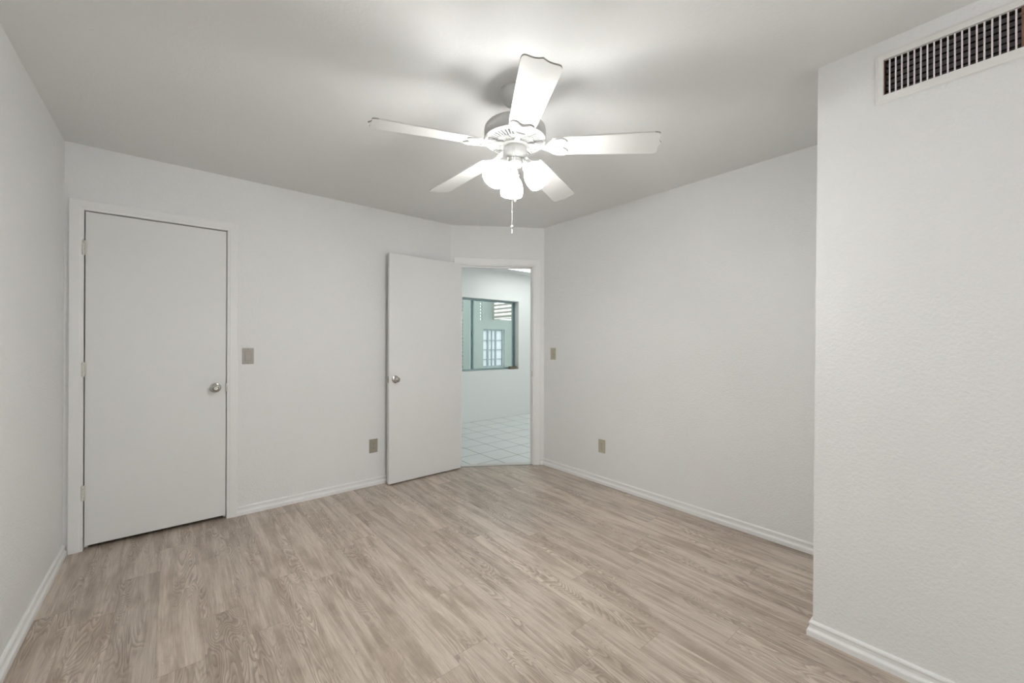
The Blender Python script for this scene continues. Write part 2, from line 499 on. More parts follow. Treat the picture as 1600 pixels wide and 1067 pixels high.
# tiled room
WX0, WX1, WZ0, WZ1 = 2.81, 4.59, 0.797, 1.965
bm = bmesh.new()
grid_wall(bm, 0.62, 6.4, 0, H, [(WX0, WX1, WZ0, WZ1)], lambda u, v, t: (u, t, v), Y2, Y2 + 0.16)
struct('wall_window', bm, M['wall2'], 'pale greenish wall with the sliding window, seen through the doorway', 'wall')
bm = bmesh.new()
box(bm, 0.62, 0.75, 3.62, Y2, 0, H)
struct('wall_tiled_left', bm, M['wall2'], 'side wall of the tiled room left of the doorway', 'wall')
bm = bmesh.new()
box(bm, 6.3, 6.4, 1.3, Y2, 0, H); grid_wall(bm, XR + 0.14, 6.3, 0, H, [(4.4, 6.0, 0.9, 2.3)], lambda u, v, t: (u, t, v), 1.3, 1.4)  # unseen opening added to hold the tiled-room fill lamp
struct('wall_tiled_right', bm, M['wall2'], 'side walls of the tiled room right of the doorway', 'wall')

# ------------------------------------------------------------------ baseboards
BP = [(0.0, 0.0), (0.018, 0.0), (0.0182, 0.021), (0.0165, 0.026), (0.0125, 0.030), (0.0095, 0.035), (0.0092, 0.047),
      (0.0108, 0.051), (0.0112, 0.056), (0.009, 0.061), (0.004, 0.0645), (0.0, 0.065)]
def baseboard(name, path, label):
    bm = bmesh.new()
    sweep(bm, path, BP, lambda p, h: (p.x, p.y, h + 0.0005))
    return struct(name, bm, M['trim'], label, 'baseboard')
baseboard('baseboard_left', [(XL, YB - 0.016), (XL, YR)], 'white moulded baseboard along the left wall')
baseboard('baseboard_back', [(XD - 0.01, YB), (0.346, YB)], 'white moulded baseboard between the closed door and the open door')
p = DG(0.9135, 0, 0)
baseboard('baseboard_right', [(XR, YC), (XR, YD), (p[0], p[1])], 'white moulded baseboard along the right wall by the doorway')
baseboard('baseboard_protruding', [(XC, YR), (XC, YC), (XR - 0.019, YC)], 'white moulded baseboard wrapping the near corner at right')

# ------------------------------------------------------------------ door casings and jambs (trim)
CP = [(0.0, 0.0), (0.0, -0.009), (-0.003, -0.0115), (-0.012, -0.012), (-0.018, -0.014), (-0.050, -0.0155), (-0.058, -0.0155), (-0.062, -0.013), (-0.0635, 0.0)]
def casing(name, s0, s1, zt, place, label, scale=1.0, zb=0.0):
    bm = bmesh.new()
    pr = [(o * scale, h) for o, h in CP]
    sweep(bm, [(s0, zb), (s0, zt), (s1, zt), (s1, zb)], [(-o, h) for o, h in pr], lambda p, h: place(p.x, p.y, h))
    return struct(name, bm, M['trim'], label, 'door trim')
PB = lambda s, z, t: (s, YB + t, z)
casing('trim_1', D1L - 0.006, D1R + 0.006, D1T + 0.006, PB, 'white casing around the closed flush door', 1.0)
bm = bmesh.new()   # jamb of the closed door
for x0, x1 in ((D1L - 0.022, D1L - 0.0055), (D1R + 0.0035, D1R + 0.022)): box(bm, x0, x1, YB, YB + WT, 0, D1T + 0.022)
box(bm, D1L - 0.0055, D1R + 0.0035, YB, YB + WT, D1T + 0.0055, D1T + 0.022)
for x0, x1 in ((D1L - 0.0055, D1L + 0.010), (D1R - 0.010, D1R + 0.0035)): box(bm, x0, x1, YB + 0.046, YB + 0.08, 0, D1T + 0.0055)
box(bm, D1L + 0.010, D1R - 0.010, YB + 0.046, YB + 0.08, D1T - 0.012, D1T + 0.0055)
struct('trim_2', bm, M['trim'], 'white jamb the closed flush door is hung in', 'door trim')
casing('trim_3', 0.096, 0.843, 2.047, DG, 'white casing around the open doorway', 1.08)
bm = bmesh.new()
def dbox(bm, s0, s1, t0, t1, z0, z1, bev=0.0):
    before = set(bm.verts)
    box(bm, s0, s1, t0, t1, z0, z1, bev)
    for v in bm.verts:
        if v not in before: v.co = Vector(DG(v.co.x, v.co.z, v.co.y))
dbox(bm, 0.086, 0.104, 0, WT, 0, 2.055); dbox(bm, 0.835, 0.853, 0, WT, 0, 2.055); dbox(bm, 0.104, 0.835, 0, WT, 2.037, 2.055)
dbox(bm, 0.104, 0.114, 0.045, 0.080, 0, 2.037); dbox(bm, 0.825, 0.835, 0.045, 0.080, 0, 2.037); dbox(bm, 0.114, 0.825, 0.045, 0.080, 2.025, 2.037)
jamb = struct('trim_4', bm, M['trim'], 'white jamb lining the open doorway', 'door trim')
bm = bmesh.new(); dbox(bm, 0.833, 0.8352, 0.004, 0.030, 0.905, 0.965, 0.0006)
sp_ = link('strike_plate', bm, M['nickel'], jamb); sp_['label'] = 'small metal strike plate'
bm = bmesh.new(); dbox(bm, 0.104, 0.835, 0.004, 0.075, -0.002, 0.003, 0.001)
struct('trim_5', bm, M['threshold'], 'pale threshold strip on the floor of the open doorway', 'threshold')
bm = bmesh.new(); dbox(bm, 0.104, 0.835, -0.004, 0.004, -0.001, 0.0035, 0.001)
struct('trim_6', bm, M['screw'], 'thin grey edging strip where plank floor meets the threshold', 'threshold')

# ------------------------------------------------------------------ doors
# closed closet door
bm = bmesh.new()
box(bm, D1L, D1R, YB + 0.002, YB + 0.037, 0.0245, D1T, 0.0012)
door1 = struct('door_1', bm, M['door'], 'closed flush white door at the left of the back wall', 'door')
def hinge(parent, x, y, z0, z1):
    bm = bmesh.new()
    n = 5; hh = (z1 - z0) / n
    for k in range(n):
        lathe(bm, [(0, z0 + k * hh + 0.0004), (0.0062, z0 + k * hh + 0.0006), (0.0075, z0 + k * hh + 0.002), (0.0075, z0 + (k + 1) * hh - 0.002), (0.0062, z0 + (k + 1) * hh - 0.0006), (0, z0 + (k + 1) * hh - 0.0004)], 14, Matrix.Translation((x, y, 0)))
    lathe(bm, [(0, z1), (0.0042, z1), (0.0045, z1 + 0.003), (0, z1 + 0.005)], 12, Matrix.Translation((x, y, 0)))
    lathe(bm, [(0, z0 - 0.004), (0.004, z0 - 0.003), (0.0042, z0), (0, z0)], 12, Matrix.Translation((x, y, 0)))
    box(bm, x, x + 0.012, y + 0.004, y + 0.0075, z0, z1)
    o = link('hinge', bm, M['hinge'], parent, smooth=True)
    return o
for z0, z1 in ((1.779, 1.868), (1.046, 1.133), (0.303, 0.392)):
    hinge(door1, D1L - 0.0065, YB - 0.0095, z0, z1)

def knob(parent, pos, direction, material, style, name='door_knob'):
    """door knob whose axis points along direction"""
    d = Vector(direction).normalized()
    q = Vector((0, 0, 1)).rotation_difference(d).to_matrix().to_4x4()
    mt = Matrix.Translation(pos) @ q
    bm = bmesh.new()
    if style == 'button':
        lathe(bm, [(0, 0), (0.033, 0), (0.0335, 0.003), (0.031, 0.008), (0.022, 0.011), (0.013, 0.013), (0.011, 0.022), (0.013, 0.030), (0.021, 0.036),
                   (0.0265, 0.043), (0.0275, 0.050), (0.025, 0.057), (0.020, 0.0605), (0.0165, 0.061), (0.016, 0.0595), (0, 0.0595)], 40, mt)
    else:
        lathe(bm, [(0, 0), (0.033, 0), (0.0335, 0.003), (0.032, 0.007), (0.024, 0.011), (0.014, 0.014), (0.0105, 0.020), (0.0105, 0.030), (0.014, 0.036),
                   (0.020, 0.041), (0.0235, 0.048), (0.0225, 0.055), (0.018, 0.0605), (0.010, 0.0635), (0, 0.064)], 40, mt)
    k_ = link(name, bm, material, parent, smooth=True)
    if style == 'button':
        bm = bmesh.new()
        lathe(bm, [(0.0162, 0.0594), (0.0162, 0.0612), (0.0130, 0.0612), (0.0130, 0.0594)], 32, mt)
        link('ring', bm, M['darkring'], k_, smooth=True)
        bm = bmesh.new()
        lathe(bm, [(0, 0.0590), (0.0125, 0.0590), (0.0125, 0.0618), (0.011, 0.0628), (0, 0.063)], 28, mt)
        link('button', bm, M['hinge'], k_, smooth=True)
    return k_
k1 = knob(door1, (0.221, YB + 0.002, 0.935), (0, -1, 0), M['nickel'], 'button')
k1['label'] = 'satin nickel knob with a pale round button'
bm = bmesh.new(); box(bm, D1R + 0.0005, D1R + 0.0075, YB - 0.0125, YB + 0.002, 0.905, 0.965, 0.0008)
o = link('latch_plate', bm, M['nickel'], door1); o['label'] = 'small nickel latch plate at the door edge'

# open bedroom door, swung back in front of the back wall
P0 = Vector((1.443, 3.411)); P1 = Vector((2.190, 3.420))
w = (P1 - P0).length
root = bpy.data.objects.new('tmp', None)
ang = math.atan2(P1.y - P0.y, P1.x - P0.x)
bm = bmesh.new()
box(bm, 0, w, 0, 0.035, 0.012, 2.042, 0.0015)
door2 = struct('door_2', bm, M['door'], 'flush white door standing open beside the doorway', 'door')
bpy.data.objects.remove(root)
door2.location = (P0.x, P0.y, 0); door2.rotation_euler = (0, 0, ang)
k2 = knob(door2, (0.056, 0.0, 0.930), (0, -1, 0), M['chrome'], 'round'); k2['label'] = 'polished metal door knob'
k3 = knob(door2, (0.056, 0.035, 0.930), (0, 1, 0), M['chrome'], 'round'); k3['label'] = 'polished metal knob on the wall side'
bm = bmesh.new(); box(bm, -0.0012, 0.0005, 0.005, 0.030, 0.902, 0.958, 0.0004); box(bm, -0.009, -0.001, 0.011, 0.024, 0.919, 0.941, 0.002)
link('latch_plate', bm, M['nickel'], door2)
for z0, z1 in ((1.76, 1.85), (0.98, 1.07), (0.20, 0.29)):
    bm = bmesh.new()
    lathe(bm, [(0, z0), (0.006, z0), (0.006, z1), (0, z1)], 14, Matrix.Translation((w + 0.004, 0.030, 0)))
    box(bm, w - 0.002, w + 0.004, 0.028, 0.031, z0, z1)
    link('hinge', bm, M['hinge'], door2, smooth=True)

# ------------------------------------------------------------------ wall plates; local x across, z up, -y out of the wall
def plate_root(name, material, loc, rz, pw=0.070, ph=0.115):
    bm = bmesh.new()
    box(bm, -pw / 2, pw / 2, -0.0055, 0.0, -ph / 2, ph / 2, 0.002)
    o = link(name, bm, material, None, smooth=False)
    o.location = loc; o.rotation_euler = (0, 0, rz)
    return o
def screws(parent, zs):
    for z in zs:
        bm = bmesh.new()
        lathe(bm, [(0, 0.0), (0.0032, 0.0), (0.003, 0.0012), (0, 0.0016)], 14, Matrix.Translation((0, -0.0052, z)) @ Matrix.Rotation(R(90), 4, 'X'))
        box(bm, -0.0028, 0.0028, -0.0072, -0.0062, z - 0.0004, z + 0.0004)
        link('screw', bm, M['screw'], parent, smooth=True)
sw1 = plate_root('light_switch', M['taupe'], (0.4135, YB - 0.0002, 1.154), 0, 0.072, 0.117)
bm = bmesh.new(); box(bm, -0.0195, 0.0195, -0.0062, -0.0045, -0.0365, 0.0365, 0.0005)
link('rocker_surround', bm, M['olive'], sw1)
bm = bmesh.new()
prism(bm, [(-0.0058, -0.033), (-0.0105, -0.033), (-0.0085, 0.0), (-0.0065, 0.033), (-0.0058, 0.033)], -0.0160, 0.0160, 'x')
link('rocker', bm, M['taupe'], sw1)
screws(sw1, (-0.0485, 0.0485))
tag(sw1, 'taupe rocker light switch between the two doors', 'light switch')

sw2 = plate_root('light_switch', M['beige'], (XR - 0.0002, 2.869, 1.146), R(-90), 0.072, 0.118)
bm = bmesh.new(); box(bm, -0.0055, 0.0055, -0.0065, -0.0045, -0.012, 0.012, 0.0005)
link('toggle_slot', bm, M['olive'], sw2)
bm = bmesh.new(); prism(bm, [(-0.005, -0.006), (-0.018, -0.013), (-0.019, -0.008), (-0.005, 0.006)], -0.004, 0.004, 'x')
link('toggle', bm, M['beige'], sw2)
screws(sw2, (-0.030, 0.030))
tag(sw2, 'beige toggle light switch on the right wall beside the doorway', 'light switch')

def outlet(material, loc, rz, label):
    r = plate_root('wall_outlet', material, loc, rz, 0.074, 0.118)
    for z in (-0.0195, 0.0195):
        bm = bmesh.new()
        pts = []
        for k in range(28):
            a = 2 * math.pi * k / 28
            x, y = 0.0172 * math.cos(a), 0.0172 * math.sin(a)
            pts.append((x, max(-0.0140, min(0.0140, y)) + z))
        prism(bm, pts, -0.0072, -0.005, 'y')
        f = link('receptacle', bm, material, r)
        bm = bmesh.new()
        box(bm, -0.0075, -0.0052, -0.0076, -0.0070, z - 0.001, z + 0.0075)
        box(bm, 0.0052, 0.0075, -0.0076, -0.0070, z, z + 0.0070)
        lathe(bm, [(0, 0), (0.0026, 0), (0.0026, 0.0005), (0, 0.0005)], 12, Matrix.Translation((0, -0.0071, z - 0.0075)) @ Matrix.Rotation(R(90), 4, 'X'))
        link('slots', bm, M['darkring'], f)
    screws(r, (0.0,))
    tag(r, label, 'outlet')
    return r
outlet(M['olive'], (1.3475, YB - 0.0002, 0.346), 0, 'olive-taupe wall outlet low on the back wall beside the open door')
outlet(M['beige'], (XR - 0.0002, 2.262, 0.336), R(-90), 'beige wall outlet low on the right wall')

# ------------------------------------------------------------------ air vent (local: x out of the wall toward the room is -x, y along, z up)
vent = empty('air_vent', (XC, (VY0 + VY1) / 2, (VZ0 + VZ1) / 2))
hy, hz = (VY1 - VY0) / 2, (VZ1 - VZ0) / 2
bm = bmesh.new()
g = [(-hy, -hz), (hy, -hz), (hy, hz), (-hy, hz)]
# frame profile: offset outwards, depth toward the room
fp = [(0.0, 0.012), (0.0, -0.008), (0.002, -0.0095), (0.0165, -0.0085), (0.0235, -0.004), (0.0265, -0.0035), (0.0262, -0.0028), (0.022, -0.0022), (0.022, 0.0), (0.004, 0.0), (0.004, 0.012)]
rings = []
for (y, z) in g:
    sy, sz = (1 if y > 0 else -1), (1 if z > 0 else -1)
    rings.append([bm.verts.new((h, y + sy * o * (0.95), z + sz * o * 1.18)) for o, h in fp])
for a in range(4):
    A, B = rings[a], rings[(a + 1) % 4]
    for j in range(len(fp)):
        bm.faces.new((A[j], A[(j + 1) % len(fp)], B[(j + 1) % len(fp)], B[j]))
link('frame', bm, M['ventwhite'], vent)
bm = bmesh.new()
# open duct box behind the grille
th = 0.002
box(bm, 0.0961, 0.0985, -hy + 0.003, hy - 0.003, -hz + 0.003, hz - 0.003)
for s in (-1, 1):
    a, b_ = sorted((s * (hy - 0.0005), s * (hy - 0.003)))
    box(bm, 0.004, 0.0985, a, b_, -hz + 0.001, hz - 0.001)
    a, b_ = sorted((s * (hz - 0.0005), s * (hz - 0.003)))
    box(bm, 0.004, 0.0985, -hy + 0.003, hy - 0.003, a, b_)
o = link('duct', bm, M['duct'], vent); o['label'] = 'dark duct behind the grille'
bm = bmesh.new(); box(bm, -0.006, 0.006, hy - 0.0032, hy - 0.0004, -hz + 0.001, hz - 0.001)
o = link('end_strip', bm, M['rust'], vent); o['label'] = 'rusty reddish end strip'
bm = bmesh.new(); box(bm, -0.004, 0.006, hy - 0.334 - 0.002 - 0.003, hy - 0.334, -hz + 0.001, hz - 0.001); box(bm, -0.007, -0.003, hy - 0.341, hy - 0.331, 0.040, 0.046)
o = link('divider', bm, M['rust'], vent); o['label'] = 'thin dull brown divider'
bar0 = None
n_bars = 0
y = hy - 0.017
while y > -hy + 0.008:
    if abs(y - (hy - 0.336)) > 0.009:
        if bar0 is None:
            bm = bmesh.new()
            pts = [(-0.0070, -0.0012), (-0.0060, -0.0021), (-0.004, -0.0024), (0.012, -0.0012), (0.012, 0.0012), (-0.004, 0.0024), (-0.0060, 0.0021), (-0.0070, 0.0012)]
            prism(bm, pts, -hz + 0.0005, hz - 0.004, 'z')
            bar0 = link('bar', bm, M['ventbar'], vent); bar0.location = (0, y, 0)
        else:
            b_ = bar0.copy(); COL.objects.link(b_); b_.parent = vent; b_.location = (0, y, 0)
        n_bars += 1
    y -= 0.0170
lv = None
for k in range(6):
    z = -hz + 0.013 + k * 0.0222
    if lv is None:
        bm = bmesh.new()
        mt = Matrix.Rotation(R(38), 4, 'Y')
        box(bm, -0.0075, 0.0075, -hy + 0.004, hy - 0.004, -0.0008, 0.0008, 0, mt)
        lv = link('louvre', bm, M['louver'], vent); lv.location = (0.024, 0, z)
    else:
        b_ = lv.copy(); COL.objects.link(b_); b_.parent = vent; b_.location = (0.024, 0, z)
for yy in (hy + 0.0125, -hy - 0.0125):
    bm = bmesh.new()
    lathe(bm, [(0, 0), (0.0036, 0), (0.003, 0.0018), (0, 0.0022)], 14, Matrix.Translation((-0.0078, yy, 0.0)) @ Matrix.Rotation(R(-90), 4, 'Y'))
    link('screw', bm, M['ventwhite'], vent, smooth=True)
tag(vent, 'white wall air vent with vertical bars high on the protruding wall', 'air vent')

# ------------------------------------------------------------------ ceiling fan
FX, FY = 1.2265, 1.4548
fan = empty('ceiling_fan', (FX, FY, H))
tag(fan, 'white five-blade ceiling fan with three lit frosted glass shades', 'ceiling fan')
Z = lambda z: z - H
def fl(name, prof, material, seg=64, **kw):
    bm = bmesh.new(); lathe(bm, [(r, Z(z)) for r, z in prof], seg)
    return link(name, bm, material, fan, smooth=True, **kw)
fl('canopy', [(0, 2.4395), (0.0690, 2.4395), (0.0700, 2.436), (0.0690, 2.428), (0.0665, 2.414), (0.060, 2.398), (0.047, 2.382), (0.030, 2.371), (0.020, 2.367), (0.0, 2.367)], M['fan'])
fl('downrod', [(0, 2.368), (0.0125, 2.368), (0.0125, 2.30), (0.024, 2.295), (0.026, 2.282), (0.0, 2.282)], M['fan'], 32)
fl('motor_housing', [(0, 2.284), (0.060, 2.284), (0.115, 2.280), (0.134, 2.273), (0.1425, 2.262), (0.1445, 2.250), (0.1445, 2.226), (0.141, 2.221), (0.141, 2.216), (0.1455, 2.213),
                     (0.1455, 2.206), (0.140, 2.200), (0.130, 2.198), (0.129, 2.206), (0.0, 2.206)], M['fan'])
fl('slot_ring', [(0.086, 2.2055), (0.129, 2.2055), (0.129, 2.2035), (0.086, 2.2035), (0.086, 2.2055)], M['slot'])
fl('bottom_plate', [(0, 2.206), (0.090, 2.206), (0.090, 2.195), (0.083, 2.192), (0.065, 2.190), (0.0, 2.190)], M['fan'])
bm = bmesh.new()
NR = 48
for k in range(NR):
    a = 2 * math.pi * (k + 0.5) / NR
    mt = Matrix.Rotation(a, 4, 'Z')
    pts = [(0.088, -0.0022), (0.131, -0.0038), (0.131, 0.0038), (0.088, 0.0022)]
    prism(bm, pts, Z(2.1965), Z(2.2036), 'z', mt)
link('vent_ribs', bm, M['fan'], fan)
fl('flywheel', [(0, 2.190), (0.064, 2.190), (0.066, 2.187), (0.066, 2.178), (0.060, 2.175), (0.0, 2.175)], M['fan'])
fl('switch_housing', [(0, 2.176), (0.050, 2.176), (0.054, 2.172), (0.056, 2.160), (0.056, 2.140), (0.052, 2.130), (0.044, 2.124), (0.036, 2.120), (0.0, 2.120)], M['fan'])
fl('light_fitter', [(0, 2.122), (0.034, 2.120), (0.040, 2.114), (0.040, 2.098), (0.032, 2.088), (0.018, 2.083), (0.012, 2.078), (0.008, 2.070), (0.0, 2.068)], M['fan'])

# blades
PH = -50.4
def ogee(hw, tip):
    """tip outline from the minus side to the plus side"""
    t = [(-1.0, -0.030), (-0.985, -0.020), (-0.94, -0.011), (-0.86, -0.006), (-0.74, -0.005), (-0.55, -0.0065), (-0.35, -0.006), (-0.18, -0.002), (0.0, 0.005)]
    t = t + [(-a, b) for a, b in t[-2::-1]]
    return [(tip + b, a * hw) for a, b in t]
R0, R1, HW0, HW1 = 0.178, 0.650, 0.055, 0.0675
bm = bmesh.new()
pts = [(R0 + 0.008, HW0 * 0.93), (R0, HW0 * 0.80), (R0 - 0.002, 0), (R0, -HW0 * 0.80), (R0 + 0.008, -HW0 * 0.93), (0.26, -0.0575)] + ogee(HW1, R1) + [(0.26, 0.0575)]
BZ0, BZ1 = 2.166, 2.140
PIT = math.tan(R(12.0))
def blade_z(x, y): return Z(BZ0 + (BZ1 - BZ0) * (x - 0.17) / (0.643 - 0.17)) - y * PIT
lo = [bm.verts.new((x, y, blade_z(x, y))) for x, y in pts]
hi = [bm.verts.new((x, y, blade_z(x, y) + 0.0055)) for x, y in pts]
n = len(pts)
f = bm.faces.new(lo[::-1]); f2 = bm.faces.new(hi)
for i in range(n):
    q = bm.faces.new((lo[i], lo[(i + 1) % n], hi[(i + 1) % n], hi[i]))
    mid_x = (pts[i][0] + pts[(i + 1) % n][0]) / 2
    q.material_index = 1 if mid_x > 0.61 else 0
bmesh.ops.triangulate(bm, faces=[f, f2])
blade0 = link('blade', bm, None, fan, mats=[M['blade'], M['blade_edge']])
# blade iron: arm and lobed flange with raised scrolls
bm = bmesh.new()
half = [(0.150, 0.010), (0.156, 0.024), (0.168, 0.037), (0.184, 0.047), (0.202, 0.053), (0.220, 0.0545), (0.233, 0.051), (0.242, 0.043), (0.2455, 0.033), (0.243, 0.023), (0.236, 0.014), (0.229, 0.007)]
out = half + [(0.2265, 0.0)] + [(x, -y) for x, y in half[::-1]]
n = len(out)
lo = [bm.verts.new((x, y, blade_z(x, y) - 0.0065)) for x, y in out]
hi = [bm.verts.new((x, y, blade_z(x, y) - 0.0003)) for x, y in out]
f = bm.faces.new(lo[::-1]); f2 = bm.faces.new(hi)
for i in range(n): bm.faces.new((lo[i], lo[(i + 1) % n], hi[(i + 1) % n], hi[i]))
bmesh.ops.triangulate(bm, faces=[f, f2])
def on_under(x, y, d=0.007): return (x, y, blade_z(x, y) - d)
inn = [(0.196 + (x - 0.196) * 0.86, y * 0.86) for x, y in out]
tube(bm, [on_under(*p) for p in inn + inn[:1]], 0.0022, 6)
for s in (-1, 1):
    pts_ = []
    for k in range(22):
        a = k / 21 * 2 * math.pi * 1.2
        rr = 0.015 - 0.009 * k / 21
        pts_.append(on_under(0.212 + rr * math.cos(a + 2.4), s * (0.023 + rr * math.sin(a + 2.4))))
    tube(bm, pts_, 0.0024, 6)
    tube(bm, [on_under(0.165 + 0.030 * t / 8, s * (0.006 + 0.020 * math.sin(t / 8 * 2.4))) for t in range(9)], 0.0022, 6)
# arm
secs = [(0.050, 0.016, 2.1840), (0.075, 0.013, 2.1815), (0.100, 0.0105, 2.176), (0.125, 0.0115, 2.167), (0.150, 0.017, 2.160), (0.170, 0.022, 2.158)]
rows = []
for x, hw, z in secs:
    tw = max(0.0, min(1.0, (x - 0.1) / 0.06))
    rows.append([bm.verts.new((x, y, Z(z) + dz - y * PIT * tw)) for y, dz in ((-hw, -0.003), (-hw * 0.5, -0.0065), (hw * 0.5, -0.0065), (hw, -0.003), (hw, 0.002), (-hw, 0.002))])
for A, B in zip(rows, rows[1:]):
    for k in range(6): bm.faces.new((A[k], A[(k + 1) % 6], B[(k + 1) % 6], B[k]))
bm.faces.new(rows[0][::-1]); bm.faces.new(rows[-1])
iron0 = link('blade_iron', bm, M['fan'], fan, smooth=True)
# small fretted medallion between the arms
bm = bmesh.new()
def ringpts(cx, cy, r, z, n=20): return [(cx + r * math.cos(2 * math.pi * k / n), cy + r * math.sin(2 * math.pi * k / n), z) for k in range(n + 1)]
tube(bm, ringpts(0.074, 0, 0.019, Z(2.1865)), 0.0024, 6)
tube(bm, ringpts(0.074, 0, 0.006, Z(2.1865)), 0.0020, 6)
for k in range(10):
    a = 2 * math.pi * k / 10
    tube(bm, [(0.074 + 0.006 * math.cos(a), 0.006 * math.sin(a), Z(2.1868)), (0.074 + 0.018 * math.cos(a), 0.018 * math.sin(a), Z(2.1868))], 0.0012, 5)
med0 = link('medallion', bm, M['fan'], fan, smooth=True)
for k in range(5):
    for src, off in ((blade0, 0), (iron0, 0), (med0, 36)):
        if k == 0: o = src
        else:
            o = src.copy(); COL.objects.link(o); o.parent = fan
        o.rotation_euler = (0, 0, R(PH + 72 * k + off))

# lamp arms, sockets, shades
BASE = 57.5
shade_prof = [(r * 0.93, z * 0.86) for r, z in [(0.0265, 0.0), (0.0275, 0.004), (0.029, 0.010), (0.037, 0.022), (0.047, 0.038), (0.0545, 0.058), (0.0585, 0.080), (0.0590, 0.098), (0.0570, 0.112), (0.0545, 0.120),
              (0.0530, 0.1195), (0.0550, 0.111), (0.0565, 0.098), (0.0560, 0.080), (0.0520, 0.058), (0.0445, 0.038), (0.0345, 0.022), (0.0270, 0.010), (0.0245, 0.0)]]
for k in range(3):
    az = R(BASE + 120 * k)
    tilt = R(36)
    d = Vector((math.sin(tilt) * math.cos(az), math.sin(tilt) * math.sin(az), -math.cos(tilt)))
    q = Vector((0, 0, 1)).rotation_difference(d).to_matrix().to_4x4()
    p0 = Vector((0.052 * math.cos(az), 0.052 * math.sin(az), Z(2.098)))
    bm = bmesh.new()
    rad = Vector((math.cos(az), math.sin(az), 0))
    tube(bm, [rad * 0.030 + Vector((0, 0, Z(2.112))), rad * 0.042 + Vector((0, 0, Z(2.114))), p0 + Vector((0, 0, 0.003)), p0 + d * 0.006], 0.009, 12)
    link('lamp_arm', bm, M['fan'], fan, smooth=True)
    bm = bmesh.new()
    lathe(bm, [(0, 0), (0.014, 0), (0.020, 0.004), (0.0235, 0.012), (0.0235, 0.020), (0.0300, 0.022), (0.0305, 0.025), (0.0305, 0.030), (0.0285, 0.032), (0.0, 0.032)], 32, Matrix.Translation(p0) @ q)
    sk = link('socket', bm, M['fan'], fan, smooth=True)
    ps = p0 + d * 0.025
    bm = bmesh.new()
    lathe(bm, shade_prof + [shade_prof[0]], 60, None, 0.012, 20)
    sh = link('lamp_shade', bm, M['shade'], fan, smooth=True)
    sh.matrix_local = Matrix.Translation(ps) @ q
    sh['label'] = 'glowing frosted glass bell shade'
    bm = bmesh.new()
    lathe(bm, [(0, 0.008), (0.013, 0.009), (0.014, 0.025), (0.021, 0.038), (0.025, 0.053), (0.022, 0.068), (0.013, 0.077), (0, 0.080)], 24)
    link('bulb', bm, M['bulb'], sh, smooth=True)

# pull chains on the camera-side of the switch housing
def chain(dx, dy, ztop, zbot, tipkind):
    bm = bmesh.new()
    n = int((ztop - zbot) / 0.006)
    tube(bm, [(dx, dy, Z(ztop)), (dx, dy, Z(zbot))], 0.0011, 6)
    for k in range(n):
        z = Z(ztop) - k * 0.006
        lathe(bm, [(0, z + 0.0014), (0.0018, z), (0, z - 0.0014)], 6, Matrix.Translation((dx, dy, 0)))
    c = link('pull_chain', bm, M['fan'], fan, smooth=True)
    bm = bmesh.new()
    if tipkind == 'bead':
        lathe(bm, [(0, Z(zbot) + 0.008), (0.004, Z(zbot) + 0.005), (0.0058, Z(zbot)), (0.004, Z(zbot) - 0.005), (0, Z(zbot) - 0.008)], 16, Matrix.Translation((dx, dy, 0)))
        lathe(bm, [(0, Z(zbot) - 0.006), (0.0016, Z(zbot) - 0.008), (0.0030, Z(zbot) - 0.030), (0, Z(zbot) - 0.031)], 12, Matrix.Translation((dx, dy, 0)))
    else:
        lathe(bm, [(0, Z(zbot) + 0.013), (0.003, Z(zbot) + 0.011), (0.0052, Z(zbot)), (0.0052, Z(zbot) - 0.009), (0.003, Z(zbot) - 0.013), (0, Z(zbot) - 0.013)], 16, Matrix.Translation((dx, dy, 0)))
    link('chain_pull', bm, M['fan'], c, smooth=True)
cdir = Vector((-FX, -FY)).normalized()
rdir = Vector((math.cos(R(YAW)), -math.sin(R(YAW))))
a = cdir * 0.058 - rdir * 0.012
chain(a.x, a.y, 2.150, 1.787, 'bead')
a = cdir * 0.058 + rdir * 0.001
chain(a.x, a.y, 2.150, 1.912, 'cap')

# ------------------------------------------------------------------ tiled room: window, sill object, light panel
WF = Y2 + 0.095      # plane of the sashes
bm = bmesh.new()
fw_ = 0.014
grid_wall(bm, WX0 + 0.001, WX1 - 0.001, WZ0 + 0.001, WZ1 - 0.001, [(WX0 + fw_, WX1 - fw_, WZ0 + fw_, WZ1 - fw_)], lambda u, v, t: (u, t, v), WF, WF + 0.055)
win = struct('window_1', bm, M['alu'], 'grey-green aluminium sliding window seen through the open doorway', 'window')
MX = 3.698
for name, x0, x1, y0 in (('sash', WX0 + fw_, MX + 0.022, WF + 0.006), ('sash', MX - 0.022, WX1 - fw_, WF + 0.030)):
    bm = bmesh.new()
    grid_wall(bm, x0, x1, WZ0 + fw_, WZ1 - fw_, [(x0 + 0.022, x1 - 0.022, WZ0 + fw_ + 0.014, WZ1 - fw_ - 0.014)], lambda u, v, t: (u, t, v), y0, y0 + 0.020)
    s_ = link('sash', bm, M['alu'], win)
    bm = bmesh.new(); box(bm, x0 + 0.022, x1 - 0.022, y0 + 0.008, y0 + 0.012, WZ0 + fw_ + 0.014, WZ1 - fw_ - 0.014)
    link('pane', bm, M['glass'], s_)
bm = bmesh.new(); box(bm, MX - 0.012, MX + 0.010, WF - 0.010, WF + 0.007, 1.36, 1.43, 0.003)
link('latch', bm, M['alu'], win)
bm = bmesh.new()
pts = [(4.40, Y2 + 0.060), (4.42, Y2 + 0.025), (4.50, Y2 + 0.004), (4.56, Y2 + 0.002), (4.583, Y2 + 0.03), (4.585, Y2 + 0.07), (4.55, Y2 + 0.088), (4.48, Y2 + 0.084)]
prism(bm, pts, WZ0, WZ0 + 0.048)
bmesh.ops.bevel(bm, geom=list(bm.edges), offset=0.012, segments=3, affect='EDGES')
